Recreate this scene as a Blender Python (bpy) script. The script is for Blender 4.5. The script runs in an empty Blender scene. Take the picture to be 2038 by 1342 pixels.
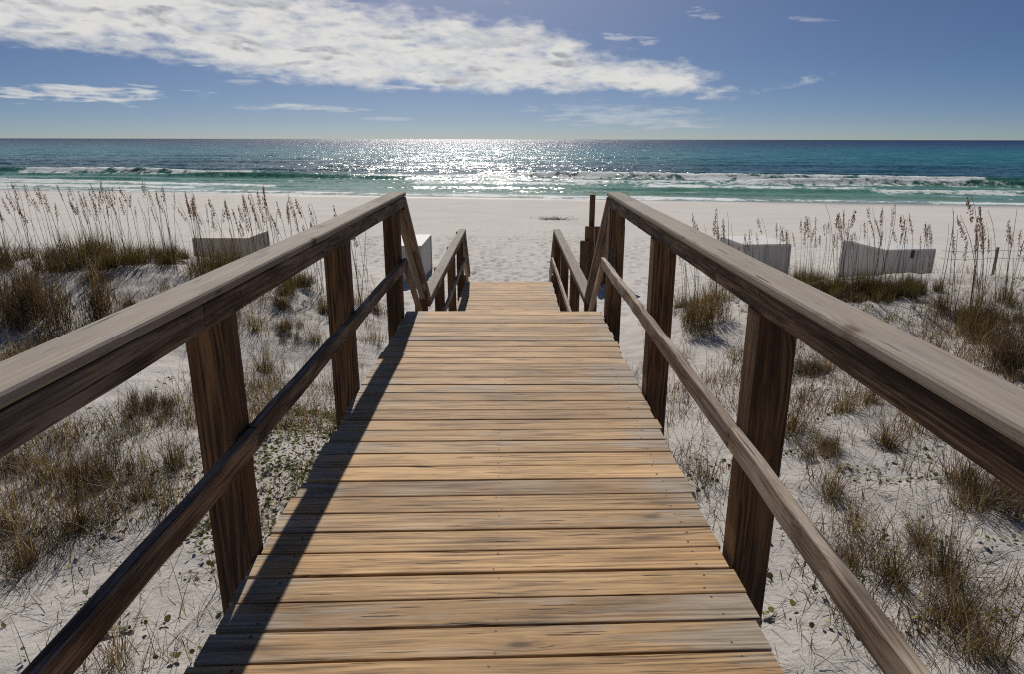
import bpy, math, random
import numpy as np
from mathutils import Vector, Matrix

random.seed(7)
RNG = np.random.default_rng(11)
SC = bpy.context.scene
COL = SC.collection
R = math.radians

# ------------------------------------------------------------------ camera
EYE = Vector((0.0, 0.0, 1.60))
PITCH = math.atan((671.0 - 276.5) / 1358.7)
FPX = 1358.7
cam_d = bpy.data.cameras.new("camera")
cam = bpy.data.objects.new("camera", cam_d)
COL.objects.link(cam)
cam_d.lens = 24.0
cam_d.sensor_width = 36.0
cam_d.clip_start = 0.02
cam_d.clip_end = 120000.0
ROLL = R(0.11)
cam.matrix_world = Matrix.Translation(EYE) @ Matrix.Rotation(R(90) - PITCH, 4, 'X') @ Matrix.Rotation(ROLL, 4, 'Z')
SC.camera = cam

SUN_EL, SUN_AZ = R(41.0), R(-6.0)

def pix_dir(px, py):
    x = (px - 1017.0) / FPX
    y = (671.0 - py) / FPX
    cp, sp = math.cos(PITCH), math.sin(PITCH)
    return Vector((x, cp + y * sp, -sp + y * cp))

def pix_azel(px, py):
    d = pix_dir(px, py).normalized()
    return math.degrees(math.atan2(d.x, d.y)), math.degrees(math.asin(d.z))

# ------------------------------------------------------------------ noise
def _hash(ix, iy, seed):
    h = (ix * 374761393 + iy * 668265263 + seed * 974634777) & 0xFFFFFFFF
    h = ((h ^ (h >> 13)) * 1274126177) & 0xFFFFFFFF
    h = h ^ (h >> 16)
    return (h & 0xFFFF) / 65535.0

def vnoise(x, y, seed=0):
    x = np.asarray(x, float); y = np.asarray(y, float)
    ix = np.floor(x).astype(np.int64); iy = np.floor(y).astype(np.int64)
    fx = x - ix; fy = y - iy
    fx = fx * fx * (3 - 2 * fx); fy = fy * fy * (3 - 2 * fy)
    a = _hash(ix, iy, seed); b = _hash(ix + 1, iy, seed)
    c = _hash(ix, iy + 1, seed); d = _hash(ix + 1, iy + 1, seed)
    return (a + (b - a) * fx) * (1 - fy) + (c + (d - c) * fx) * fy

def fbm(x, y, seed=0, octv=4):
    s = 0; amp = 0.5; t = 0
    for o in range(octv):
        s = s + amp * vnoise(x * 2 ** o + 17.3 * o, y * 2 ** o - 9.1 * o, seed + o)
        t += amp; amp *= 0.5
    return s / t

def sstep(a, b, x):
    t = np.clip((np.asarray(x, float) - a) / (b - a), 0, 1)
    return t * t * (3 - 2 * t)

# ------------------------------------------------------------------ terrain
CP = np.array([
    (0, -2, -1.0), (0, 1, -1.0), (0, 4, -1.05), (0, 7, -1.55), (0, 10, -2.1), (0, 14, -2.55),
    (2, 1, -1.0), (2, 3, -1.02), (2, 5, -1.1), (3.5, 4, -.95), (5, 6, -.85), (3, 8, -1.25), (5.6, 11, -.84),
    (4.2, 11.2, -.95), (9, 11, -1.0), (12, 11.5, -1.05), (2.3, 10, -1.85), (2.6, 13, -2.4), (8, 7, -.88), (5, 2, -.9), (8, 3, -.8), (11, 6, -.7),
    (7, 9, -1.03), (4.2, 13.5, -1.4), (16, 8, -.6), (16, 12, -1.05),
    (-2, 1, -1.0), (-2.2, 3, -1.05), (-2.5, 5, -1.15), (-4, 5, -1.05), (-4, 2, -1.0), (-6, 7, -.95), (-8, 12, -.56), (-6.4, 12.5, -.60),
    (-5, 12.2, -.62), (-3.9, 11.2, -1.2), (-4, 9, -1.35), (-2.4, 10, -1.9), (-2.6, 13, -2.4), (-9, 9, -.85), (-12, 12, -.48), (-6, 10, -1.05), (-8, 3, -.9), (-10, 6, -.8),
    (-16, 8, -.5), (-16, 12, -.5), (-4.2, 13.8, -1.15), (-10.5, 12.3, -.48),
], float)

def shore_y(x):
    return 69.5 - 0.172 * x

def dune_base(x, y):
    x = np.asarray(x, float); y = np.asarray(y, float)
    num = np.zeros_like(x); den = np.zeros_like(x)
    for cx, cy, cz in CP:
        d2 = (x - cx) ** 2 + (y - cy) ** 2
        w = np.exp(-d2 / (2 * 1.35 ** 2)) + 0.02 / (1 + d2) ** 2
        num += w * cz; den += w
    ridge = np.where(y < 12, np.exp(-((y - 12.0) / 2.3) ** 2), np.exp(-((y - 12.0) / 1.1) ** 2)) * (0.24 * sstep(-3.4, -4.8, x) * (1 - 0.5 * sstep(-7, -9, x)) + 0.13 * sstep(3.8, 5.2, x))
    return num / den + ridge

DIMPLES = None
def ground(x, y, detail=True):
    x = np.asarray(x, float); y = np.asarray(y, float)
    dsh = (shore_y(x) - y) * 0.9855
    beach = np.where(dsh > 0, -4.0 + np.minimum(1.4, dsh * 0.0277), np.maximum(-4.0 + dsh * 0.05, -9.0))
    near = (y < 20) & (np.abs(x) < 60)
    d = np.where(near, dune_base(np.clip(x, -17, 17), np.minimum(y, 14.2)), -2.6)
    edge = 13.1 + 0.9 * (fbm(x * .35, y * 0 + 3.3, 5, 3) - .5) * 2
    b = np.where(near, sstep(0, 3.6, y - edge), 1.0)
    z = d * (1 - b) + beach * b
    if detail:
        amp = (1 - b) * 1.0 + 0.5 * b
        fade = 1 - sstep(30, 60, y)
        z = z + amp * fade * (0.26 * (fbm(x * .55, y * .55, 21, 3) - .5) * (1 - b) * sstep(1.2, 2.6, np.abs(x)) + 0.11 * (fbm(x * 2.0, y * 2.0, 31, 3) - .5) + 0.05 * (fbm(x * 7, y * 7, 41, 3) - .5))
        # wheel tracks running along the beach
        for ty, dp in ((23.5, .03), (33, .02)):
            q = (y - ty - 0.02 * x - 0.5 * (vnoise(x * .05, x * 0, 71) - .5))
            z = z - dp * np.exp(-(q / .22) ** 2) * vnoise(x * .4, x * 0, 73)
    return z

def on_ground(px, py):
    """walk a sight line to the dune and return the world position of its foot"""
    d = pix_dir(px, py)
    s = np.concatenate([np.linspace(1.2, 22, 1200), np.linspace(22, 90, 600)])
    X = EYE.x + d.x * s; Y = EYE.y + d.y * s; Z = EYE.z + d.z * s
    g = ground(X, Y)
    k = np.argmax(Z <= g)
    return float(X[k]), float(Y[k]), float(g[k])

# ------------------------------------------------------------------ node helper
class NT:
    def __init__(self, tree):
        self.t = tree; self.n = tree.nodes; self.l = tree.links
    def new(self, typ, props=None, **ins):
        nd = self.n.new(typ)
        for k, v in (props or {}).items():
            setattr(nd, k, v)
        for k, v in ins.items():
            self.set(nd, k, v)
        return nd
    def set(self, nd, key, v):
        key = key.replace('__', ' ')
        if key.startswith('i') and key[1:].isdigit():
            s = nd.inputs[int(key[1:])]
        else:
            s = nd.inputs[key]
        if isinstance(v, bpy.types.NodeSocket):
            self.l.new(v, s)
        elif isinstance(v, bpy.types.Node):
            self.l.new(v.outputs[0], s)
        else:
            s.default_value = v
    def m(self, op, a, b=0.0, c=0.0, clamp=False):
        nd = self.new('ShaderNodeMath', {'operation': op, 'use_clamp': clamp}, i0=a, i1=b)
        if op in ('MULTIPLY_ADD', 'SMOOTH_MIN', 'WRAP', 'COMPARE', 'SMOOTH_MAX'):
            self.set(nd, 'i2', c)
        return nd.outputs[0]
    def vm(self, op, a, b=(0, 0, 0)):
        nd = self.new('ShaderNodeVectorMath', {'operation': op}, i0=a)
        if op == 'SCALE':
            self.set(nd, 'Scale', b)
        else:
            self.set(nd, 'i1', b)
        return nd.outputs[0]
    def ss(self, x, a, b):
        nd = self.new('ShaderNodeMapRange', {'interpolation_type': 'SMOOTHSTEP'}, Value=x, From__Min=a, From__Max=b, To__Min=0.0, To__Max=1.0)
        return nd.outputs[0]
    def mr(self, x, a, b, c, d):
        nd = self.new('ShaderNodeMapRange', {'clamp': True}, Value=x, From__Min=a, From__Max=b, To__Min=c, To__Max=d)
        return nd.outputs[0]
    def mix(self, f, a, b, mode='MIX'):
        nd = self.new('ShaderNodeMix', {'data_type': 'RGBA', 'blend_type': mode})
        self.set(nd, 'i0', f)
        for i, v in ((6, a), (7, b)):
            if isinstance(v, (tuple, list)):
                v = tuple(v) + ((1,) if len(v) == 3 else ())
            self.set(nd, 'i%d' % i, v)
        return nd.outputs[2]
    def noise(self, vec, scale=1.0, detail=3.0, rough=0.5, dist=0.0, out=0, dim='3D'):
        nd = self.new('ShaderNodeTexNoise', {'noise_dimensions': dim}, Vector=vec, Scale=scale, Detail=detail, Roughness=rough, Distortion=dist)
        return nd.outputs[out]
    def comb(self, x=0.0, y=0.0, z=0.0):
        return self.new('ShaderNodeCombineXYZ', X=x, Y=y, Z=z).outputs[0]
    def sep(self, v):
        return self.new('ShaderNodeSeparateXYZ', Vector=v).outputs
    def attr(self, name):
        nd = self.n.new('ShaderNodeAttribute'); nd.attribute_name = name
        return nd.outputs
    def ramp(self, f, stops, interp='LINEAR'):
        nd = self.n.new('ShaderNodeValToRGB'); nd.color_ramp.interpolation = interp
        el = nd.color_ramp.elements
        while len(el) < len(stops):
            el.new(0.5)
        for e, (p, c) in zip(el, stops):
            e.position = p; e.color = tuple(c) + (1,)
        self.set(nd, 'Fac', f)
        return nd.outputs[0]

def new_mat(name):
    m = bpy.data.materials.new(name); m.use_nodes = True
    m.node_tree.nodes.clear()
    t = NT(m.node_tree)
    out = t.n.new('ShaderNodeOutputMaterial')
    return m, t, out

# ------------------------------------------------------------------ wood
def wood(name, light, mid, dark, grey, grey_amt=0.4, crack=0.75, bump=0.6, edge=None, rough=0.75, ringf=170.0, contrast=1.0, speck=0.0):
    m, t, out = new_mat(name)
    g = t.attr('grain')[1]
    rnd = t.attr('tone')[1]
    r0, r1, r2 = t.sep(rnd)
    gx, gy, gz = t.sep(g)
    ox = t.m('MULTIPLY_ADD', r0, 53.0, gx)
    oy = t.m('MULTIPLY_ADD', r1, 0.9, gy)
    oz = t.m('MULTIPLY_ADD', r2, 0.7, gz)
    # knots
    kv = t.comb(t.m('MULTIPLY', ox, 2.6), t.m('MULTIPLY', oy, 7.5), t.m('MULTIPLY', oz, 2.0))
    vor = t.new('ShaderNodeTexVoronoi', {'feature': 'F1'}, Vector=kv, Scale=1.0, Randomness=0.9)
    kd = vor.outputs['Distance']
    ksel = t.m('GREATER_THAN', t.sep(vor.outputs['Color'])[0], 0.5)
    kwarp = t.m('MULTIPLY', t.m('SUBTRACT', 1.0, t.ss(kd, 0.02, 0.42)), ksel)
    kcore = t.m('MULTIPLY', t.m('SUBTRACT', 1.0, t.ss(kd, 0.04, 0.15)), ksel)
    # wandering growth rings seen along the board
    wv = t.comb(t.m('MULTIPLY', ox, 0.9), t.m('MULTIPLY', oy, 3.0), t.m('MULTIPLY', oz, 3.0))
    warp = t.m('SUBTRACT', t.noise(wv, 1.0, 2.0, 0.5), 0.5)
    yy = t.m('ADD', t.m('MULTIPLY_ADD', warp, 0.042, oy), t.m('MULTIPLY', kwarp, 0.022))
    rad = t.m('SQRT', t.m('ADD', t.m('POWER', t.m('SUBTRACT', yy, t.m('MULTIPLY', r1, 0.9)), 2.0), t.m('POWER', t.m('MULTIPLY_ADD', warp, 0.06, 0.05), 2.0)))
    ring = t.m('SINE', t.m('MULTIPLY', rad, ringf * 2.6))
    ring = t.m('MULTIPLY_ADD', ring, 0.5, 0.5)
    fv = t.comb(t.m('MULTIPLY', ox, 3.0), t.m('MULTIPLY', yy, 125.0), t.m('MULTIPLY', oz, 125.0))
    fib = t.noise(fv, 1.0, 4.0, 0.68)
    fv2 = t.comb(t.m('MULTIPLY', ox, 2.3), t.m('MULTIPLY', yy, 48.0), t.m('MULTIPLY', oz, 48.0))
    str2 = t.noise(fv2, 1.0, 5.0, 0.66)
    rmask = t.ss(t.noise(t.comb(t.m('MULTIPLY', ox, 1.3), t.m('MULTIPLY', oy, 11.0), t.m('MULTIPLY', oz, 11.0)), 1.0, 2.0), 0.35, 0.7)
    val = t.m('ADD', t.m('MULTIPLY', t.m('SUBTRACT', ring, 0.5), t.m('MULTIPLY', rmask, 0.30)), t.m('ADD', t.m('MULTIPLY', fib, 0.75), t.m('MULTIPLY', str2, 0.55)))
    brd = t.noise(t.comb(t.m('MULTIPLY', ox, 1.7), t.m('MULTIPLY', oy, 7.0), t.m('MULTIPLY', oz, 7.0)), 1.0, 3.0, 0.6)
    val = t.m('MULTIPLY_ADD', t.m('SUBTRACT', brd, 0.5), 0.55, val)
    val = t.m('MULTIPLY_ADD', t.m('SUBTRACT', val, 0.65), 2.1 * contrast, 0.5)
    if speck:
        sp = t.noise(t.comb(ox, oy, oz), 330.0, 2.0, 0.7)
        val = t.m('MULTIPLY_ADD', t.m('SUBTRACT', sp, 0.5), speck, val)
    col = t.ramp(val, [(0.1, dark), (0.48, mid), (0.9, light)])
    # board to board tone
    col = t.mix(1.0, col, t.ramp(r0, [(0, (0.74, 0.71, 0.68)), (0.5, (1, 1, 1)), (1, (1.24, 1.22, 1.18))]), 'MULTIPLY')
    # silvery weathering
    gv = t.comb(t.m('MULTIPLY', ox, 1.6), t.m('MULTIPLY', oy, 9.0), t.m('MULTIPLY', oz, 9.0))
    gn = t.noise(gv, 1.0, 4.0, 0.6)
    gsum = t.m('ADD', gn, t.m('MULTIPLY', t.m('SUBTRACT', r2, 0.5), 0.28))
    if edge:
        # the walked middle of the deck keeps its gold, the ends have gone silver
        e1 = t.ss(gx, edge[1], edge[1] + 0.42)
        e2 = t.m('SUBTRACT', 1.0, t.ss(gx, edge[0] - 0.34, edge[0]))
        gsum = t.m('ADD', gsum, t.m('MULTIPLY', t.m('MAXIMUM', e1, e2), 0.24))
    gf = t.m('MULTIPLY', t.ss(t.m('MULTIPLY_ADD', t.m('SUBTRACT', str2, 0.5), 0.5, gsum), 0.62 - grey_amt * 0.35, 0.90 - grey_amt * 0.25), 0.82)
    gcol = t.mix(1.0, grey, t.ramp(val, [(0.1, (0.5, 0.5, 0.5)), (0.8, (1.15, 1.15, 1.15))]), 'MULTIPLY')
    col = t.mix(gf, col, gcol)
    # dark stains that follow the grain
    sv = t.comb(t.m('MULTIPLY', ox, 5.0), t.m('MULTIPLY', yy, 60.0), t.m('MULTIPLY', oz, 60.0))
    st = t.ss(t.noise(sv, 1.0, 5.0, 0.62, 0.4), 0.57, 0.72)
    col = t.mix(t.m('MULTIPLY', st, 0.38), col, tuple(c * 0.45 for c in dark))
    # checks and cracks
    cv = t.comb(t.m('MULTIPLY', ox, 3.2), t.m('MULTIPLY', yy, 85.0), t.m('MULTIPLY', oz, 85.0))
    ck = t.ss(t.noise(cv, 1.0, 2.0, 0.5), crack - 0.04, crack + 0.02)
    col = t.mix(t.m('MULTIPLY', ck, 0.85), col, (0.018, 0.014, 0.011))
    kring = t.m('MULTIPLY', kwarp, 0.35)
    col = t.mix(kring, col, tuple(c * 0.6 for c in dark))
    col = t.mix(t.m('MULTIPLY', kcore, 0.8), col, (0.07, 0.03, 0.014))
    hgt = t.m('ADD', t.m('MULTIPLY', fib, 0.5), t.m('ADD', t.m('MULTIPLY', ring, 0.12), t.m('MULTIPLY', ck, -1.3)))
    bmp = t.new('ShaderNodeBump', Strength=bump, Distance=0.003, Height=hgt)
    p = t.new('ShaderNodeBsdfPrincipled', Base__Color=col, Roughness=rough, Normal=bmp)
    p.inputs['Specular IOR Level'].default_value = 0.28
    t.l.new(p.outputs[0], out.inputs[0])
    return m

M_DECK = wood('deck_wood', (0.52, 0.335, 0.16), (0.345, 0.207, 0.09), (0.125, 0.068, 0.029), (0.32, 0.27, 0.215), 0.20, 0.70, 0.8, edge=(-0.66, 0.42), contrast=0.92, rough=0.7)
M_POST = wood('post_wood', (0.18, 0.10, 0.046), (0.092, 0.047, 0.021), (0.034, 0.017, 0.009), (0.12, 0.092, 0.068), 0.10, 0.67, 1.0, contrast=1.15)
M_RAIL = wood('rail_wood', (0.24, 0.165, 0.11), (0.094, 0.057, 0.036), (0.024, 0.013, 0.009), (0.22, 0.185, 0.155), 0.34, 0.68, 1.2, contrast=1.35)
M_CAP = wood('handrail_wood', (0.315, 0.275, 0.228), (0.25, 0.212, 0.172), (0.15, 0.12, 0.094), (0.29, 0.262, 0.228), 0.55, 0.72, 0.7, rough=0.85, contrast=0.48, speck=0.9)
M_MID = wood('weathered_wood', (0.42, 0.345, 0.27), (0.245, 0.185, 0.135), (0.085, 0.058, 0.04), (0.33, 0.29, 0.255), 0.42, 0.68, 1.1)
M_DARKMETAL, _t, _o = new_mat('dark_rusted_metal')
_p = _t.new('ShaderNodeBsdfPrincipled', Base__Color=(0.03, 0.022, 0.018, 1), Roughness=0.6, Metallic=0.4)
_t.l.new(_p.outputs[0], _o.inputs[0])

class MB:
    """collects swept boards, tubes and ribbons into one mesh"""
    def __init__(self):
        self.v = []; self.f = []; self.g = []; self.t = []; self.mi = []
    def board(self, p0, p1, U, V, w, th, bev=0.006, seg=1, tone=None, goff=0.0, wob=0.0, mat=0, sag=0.0, end_skew=0.0):
        """board from p0 to p1 centred on the line, w along U, th along V"""
        p0 = Vector(p0); p1 = Vector(p1); U = Vector(U).normalized(); V = Vector(V).normalized()
        a, b = w / 2, th / 2; c = min(bev, a * .6, b * .6)
        c2 = c * 0.3
        prof = [(-a + c, -b), (a - c, -b), (a - c2, -b + c2), (a, -b + c), (a, b - c), (a - c2, b - c2), (a - c, b), (-a + c, b), (-a + c2, b - c2), (-a, b - c), (-a, -b + c), (-a + c2, -b + c2)]
        n = len(prof); L = (p1 - p0).length
        if tone is None:
            tone = (random.random(), random.random(), random.random())
        base = len(self.v)
        for i in range(seg + 1):
            s = i / seg
            o = p0.lerp(p1, s)
            if wob and 0 < i < seg:
                o = o + U * random.uniform(-wob, wob) + V * random.uniform(-wob, wob)
            if sag:
                o = o + Vector((0, 0, -sag * 4 * s * (1 - s)))
            for (x, y) in prof:
                self.v.append(tuple(o + U * x + V * y))
                self.g.append((goff + s * L, x, y)); self.t.append(tone)
        for i in range(seg):
            for k in range(n):
                k2 = (k + 1) % n
                self.f.append((base + i * n + k, base + i * n + k2, base + (i + 1) * n + k2, base + (i + 1) * n + k)); self.mi.append(mat)
        self.f.append(tuple(base + k for k in reversed(range(n)))); self.mi.append(mat)
        self.f.append(tuple(base + seg * n + k for k in range(n))); self.mi.append(mat)
    def tube(self, pts, rad, sides=6, tone=None, mat=0, flat=1.0):
        if tone is None:
            tone = (random.random(), random.random(), random.random())
        pts = [Vector(p) for p in pts]
        base = len(self.v); L = 0
        for i, p in enumerate(pts):
            d = (pts[min(i + 1, len(pts) - 1)] - pts[max(i - 1, 0)]).normalized()
            A = d.cross(Vector((0, 0, 1)) if abs(d.z) < .9 else Vector((1, 0, 0))).normalized(); B = d.cross(A)
            r = rad[i] if isinstance(rad, (list, tuple)) else rad
            if i: L += (p - pts[i - 1]).length
            for k in range(sides):
                an = 2 * math.pi * k / sides
                self.v.append(tuple(p + A * math.cos(an) * r + B * math.sin(an) * r * flat))
                self.g.append((L, r * math.cos(an), r * math.sin(an))); self.t.append(tone)
        for i in range(len(pts) - 1):
            for k in range(sides):
                k2 = (k + 1) % sides
                self.f.append((base + i * sides + k, base + i * sides + k2, base + (i + 1) * sides + k2, base + (i + 1) * sides + k)); self.mi.append(mat)
        self.f.append(tuple(base + k for k in reversed(range(sides)))); self.mi.append(mat)
        e = base + (len(pts) - 1) * sides
        self.f.append(tuple(e + k for k in range(sides))); self.mi.append(mat)
    def disc(self, c, N, r, sides=8, mat=0, tone=(0.5, 0.5, 0.5), squash=1.0):
        N = Vector(N).normalized(); c = Vector(c)
        A = N.orthogonal().normalized(); B = N.cross(A)
        base = len(self.v)
        for k in range(sides):
            an = 2 * math.pi * k / sides
            self.v.append(tuple(c + A * math.cos(an) * r + B * math.sin(an) * r * squash)); self.g.append((0, 0, 0)); self.t.append(tone)
        self.f.append(tuple(base + k for k in range(sides))); self.mi.append(mat)
    def build(self, name, mats, parent=None, smooth=False, origin=None):
        me = bpy.data.meshes.new(name)
        vs = self.v
        o = Vector(origin) if origin is not None else (Vector(parent.location) if parent is not None else Vector((0, 0, 0)))
        vs = [(x - o.x, y - o.y, z - o.z) for x, y, z in self.v]
        me.from_pydata(vs, [], self.f)
        a = me.attributes.new('grain', 'FLOAT_VECTOR', 'POINT'); a.data.foreach_set('vector', np.array(self.g, np.float32).ravel())
        a = me.attributes.new('tone', 'FLOAT_VECTOR', 'POINT'); a.data.foreach_set('vector', np.array(self.t, np.float32).ravel())
        for m in (mats if isinstance(mats, (list, tuple)) else [mats]):
            me.materials.append(m)
        me.polygons.foreach_set('material_index', np.array(self.mi, np.int32))
        if smooth:
            me.polygons.foreach_set('use_smooth', np.ones(len(me.polygons), bool))
        me.update()
        ob = bpy.data.objects.new(name, me); COL.objects.link(ob)
        if parent is not None:
            ob.parent = parent
        else:
            ob.location = o
        return ob

def tag(o, label=None, cat=None, group=None, kind=None):
    if label: o['label'] = label
    if cat: o['category'] = cat
    if group: o['group'] = group
    if kind: o['kind'] = kind
    return o

def thing(name, loc, label, cat, group=None):
    o = bpy.data.objects.new(name, None); COL.objects.link(o)
    o.location = loc; o.empty_display_size = 0.2
    return tag(o, label, cat, group)

# ------------------------------------------------------------------ sand
def graded(lo, hi, step, far_lo, far_hi, growth=1.12):
    mid = list(np.arange(lo, hi + 1e-6, step))
    s = step; x = hi; up = []
    while x < far_hi:
        s *= growth; x += s; up.append(x)
    s = step; x = lo; dn = []
    while x > far_lo:
        s *= growth; x -= s; dn.append(x)
    return np.array(dn[::-1] + mid + up)

def grid_mesh(name, xs, ys, zfun, mat, extra=None, smooth=True, warp=None):
    X, Y = np.meshgrid(xs, ys)
    if warp: WX, WY = warp(X, Y)
    else: WX, WY = X, Y
    Z = zfun(X, Y)
    n, m = X.shape
    co = np.stack([WX, WY, Z], -1).reshape(-1, 3).astype(np.float32)
    idx = np.arange(n * m).reshape(n, m)
    q = np.stack([idx[:-1, :-1], idx[:-1, 1:], idx[1:, 1:], idx[1:, :-1]], -1).reshape(-1, 4)
    me = bpy.data.meshes.new(name)
    me.vertices.add(len(co)); me.vertices.foreach_set('co', co.ravel())
    me.loops.add(q.size); me.loops.foreach_set('vertex_index', q.ravel().astype(np.int32))
    me.polygons.add(len(q)); me.polygons.foreach_set('loop_start', np.arange(0, q.size, 4, dtype=np.int32))
    if smooth: me.polygons.foreach_set('use_smooth', np.ones(len(q), bool))
    me.update(calc_edges=True)
    for k, fn in (extra or {}).items():
        a = me.attributes.new(k, 'FLOAT', 'POINT'); a.data.foreach_set('value', fn(X, Y).astype(np.float32).ravel())
    me.materials.append(mat)
    ob = bpy.data.objects.new(name, me); COL.objects.link(ob)
    return ob

M_SAND, t, out = new_mat('white_sand')
pos = t.new('ShaderNodeNewGeometry').outputs['Position']
px_, py_, pz_ = t.sep(pos)
n1 = t.noise(pos, 0.35, 4.0, 0.6)
n2 = t.noise(pos, 3.0, 5.0, 0.65)
n3 = t.noise(pos, 38.0, 4.0, 0.7)
n4 = t.noise(pos, 420.0, 2.0, 0.6)
val = t.m('ADD', t.m('MULTIPLY', n1, 0.35), t.m('ADD', t.m('MULTIPLY', n2, 0.4), t.m('MULTIPLY', n3, 0.25)))
col = t.ramp(val, [(0.3, (0.42, 0.392, 0.36)), (0.5, (0.51, 0.48, 0.445)), (0.7, (0.56, 0.53, 0.495))])
# organic litter freckles in the dune sand
dune = t.m('SUBTRACT', 1.0, t.ss(py_, 13.5, 17.5))
fre = t.m('MULTIPLY', t.ss(t.noise(pos, 55.0, 3.0, 0.7), 0.62, 0.70), t.ss(t.noise(pos, 1.3, 3.0, 0.6), 0.42, 0.62))
col = t.mix(t.m('MULTIPLY', t.m('MULTIPLY', fre, dune), 0.6), col, (0.12, 0.085, 0.06))
col = t.mix(t.m('MULTIPLY', dune, t.m('MULTIPLY_ADD', n2, 0.55, 0.12)), col, (0.33, 0.30, 0.275))
# beach: fine streaks running along the shore, damp band by the water
sv = t.comb(t.m('MULTIPLY', px_, 0.09), t.m('MULTIPLY', t.m('MULTIPLY_ADD', px_, 0.172, py_), 1.1), 0.0)
stn = t.noise(sv, 1.0, 4.0, 0.6)
bch = t.ss(py_, 17.0, 24.0)
col = t.mix(t.m('MULTIPLY', t.ss(stn, 0.52, 0.72), t.m('MULTIPLY', bch, 0.30)), col, (0.36, 0.33, 0.30))
wet = t.m('SUBTRACT', t.m('MULTIPLY_ADD', px_, 0.172, py_), 69.5)
wet = t.m('ADD', wet, t.m('MULTIPLY', t.m('SUBTRACT', t.noise(t.comb(t.m('MULTIPLY', px_, .12), 0.0, 0.0), 1.0, 3.0), 0.5), 7.0))
wetf = t.ss(wet, -6.0, -1.5)
col = t.mix(t.m('MULTIPLY', wetf, 0.6), col, (0.29, 0.26, 0.22))
hgt = t.m('ADD', t.m('MULTIPLY', t.noise(pos, 9.0, 5.0, 0.65), 0.55), t.m('ADD', t.m('MULTIPLY', n3, 0.22), t.m('MULTIPLY', n4, 0.03)))
bmp = t.new('ShaderNodeBump', Strength=0.75, Distance=0.05, Height=hgt)
p = t.new('ShaderNodeBsdfPrincipled', Base__Color=col, Roughness=t.m('SUBTRACT', 0.95, t.m('MULTIPLY', wetf, 0.5)), Normal=bmp)
p.inputs['Specular IOR Level'].default_value = 0.2
t.l.new(p.outputs[0], out.inputs[0])

xs = graded(-11.0, 11.0, 0.065, -2500, 2500, 1.07)
ys = np.concatenate([graded(0.6, 16.0, 0.065, -60, 16.0, 1.2), np.arange(16.1, 34, 0.12), graded(34.2, 80, 0.5, 34.2, 400, 1.2)])
ys = np.unique(ys)
def trodden(X, Y):
    Z = ground(X, Y)
    rs = random.Random(8)
    prints = []
    for k in range(46):               # people walking between the stairs and the water
        x, y = rs.uniform(-2.5, 2.5), rs.uniform(15.2, 17)
        a = rs.gauss(1.57, .5); sd = 1
        for q in range(34):
            x += .62 * math.cos(a); y += .62 * math.sin(a); a += rs.gauss(0, .06); sd = -sd
            prints.append((x - sd * .11 * math.sin(a), y + sd * .11 * math.cos(a)))
    for k in range(700): prints.append((rs.uniform(-9, 9), rs.uniform(15, 33)))
    for (cx, cy) in prints:
        i0, i1 = np.searchsorted(xs, (cx - .4, cx + .4)); j0, j1 = np.searchsorted(ys, (cy - .45, cy + .45))
        if i1 <= i0 or j1 <= j0: continue
        q = np.sqrt(((X[j0:j1, i0:i1] - cx) / .11) ** 2 + ((Y[j0:j1, i0:i1] - cy) / .17) ** 2)
        Z[j0:j1, i0:i1] += -.045 * np.exp(-q ** 2) + .016 * np.exp(-((q - 1.6) / .5) ** 2)
    return Z
sand = grid_mesh('sand', xs, ys, trodden, M_SAND)
tag(sand, kind='structure')

# ------------------------------------------------------------------ sea
SH = math.atan(0.172)
cS, sS = math.cos(SH), math.sin(SH)
SEA_Z = -4.0
def sea_warp(S, T):           # along shore S, offshore T
    return S * cS + T * sS, 69.5 - S * sS + T * cS
LINES = [  # t, width, height, seed, broken threshold
    (2.2, 1.2, 0.10, 3, 0.30), (6.5, 1.6, 0.22, 5, 0.44), (11.5, 1.8, 0.30, 8, 0.47), (18.0, 2.0, 0.45, 13, 0.55), (26.5, 2.0, 0.75, 29, 0.535), (36.0, 2.6, 0.85, 37, 0.57),
    (52, 4.5, 0.34, 41, 9), (70, 6, 0.36, 43, 9), (92, 8, 0.34, 47, 9), (118, 9, 0.3, 53, 9), (150, 11, 0.3, 59, 9)]
def line_terms(S, T):
    out = []
    for (t0, w, h, sd, br) in LINES:
        wob = (fbm(S * 0.018, S * 0 + sd, sd, 3) - .5) * 9 * min(1.0, t0 / 20 + .25) + (vnoise(S * .16, S * 0, sd + 2) - .5) * 1.2
        q = (T - t0 - wob) / w
        amp = sstep(0.30, 0.62, fbm(S * 0.022 + 5.1 * sd, S * 0, sd + 7, 2))
        prof = np.where(q < 0, np.exp(-(q / 0.55) ** 2), np.exp(-(q / 1.5) ** 2))
        brk = sstep(br, br + .07, fbm(S * 0.026 + sd * 3.7, S * 0 + 2.2, sd + 11, 3)) if br < 5 else np.zeros_like(S)
        out.append((q, w, h, amp, prof, brk))
    return out
def sea_z(S, T):
    z = np.zeros_like(S)
    for q, w, h, amp, prof, brk in line_terms(S, T):
        z += h * (0.35 + 0.65 * amp) * prof * (1 + 0.35 * brk * (fbm(S * 1.3, T * 1.3, 91, 3) - .3))
    near = (1 - sstep(150, 320, T))
    z += near * 0.16 * (fbm(S * 0.16, T * 0.34, 61, 4) - .5) * sstep(0, 12, T)
    z += near * 0.05 * (fbm(S * 0.9, T * 1.3, 67, 3) - .5)
    z *= sstep(-3.5, 4, T)
    return SEA_Z + z + 0.03
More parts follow.
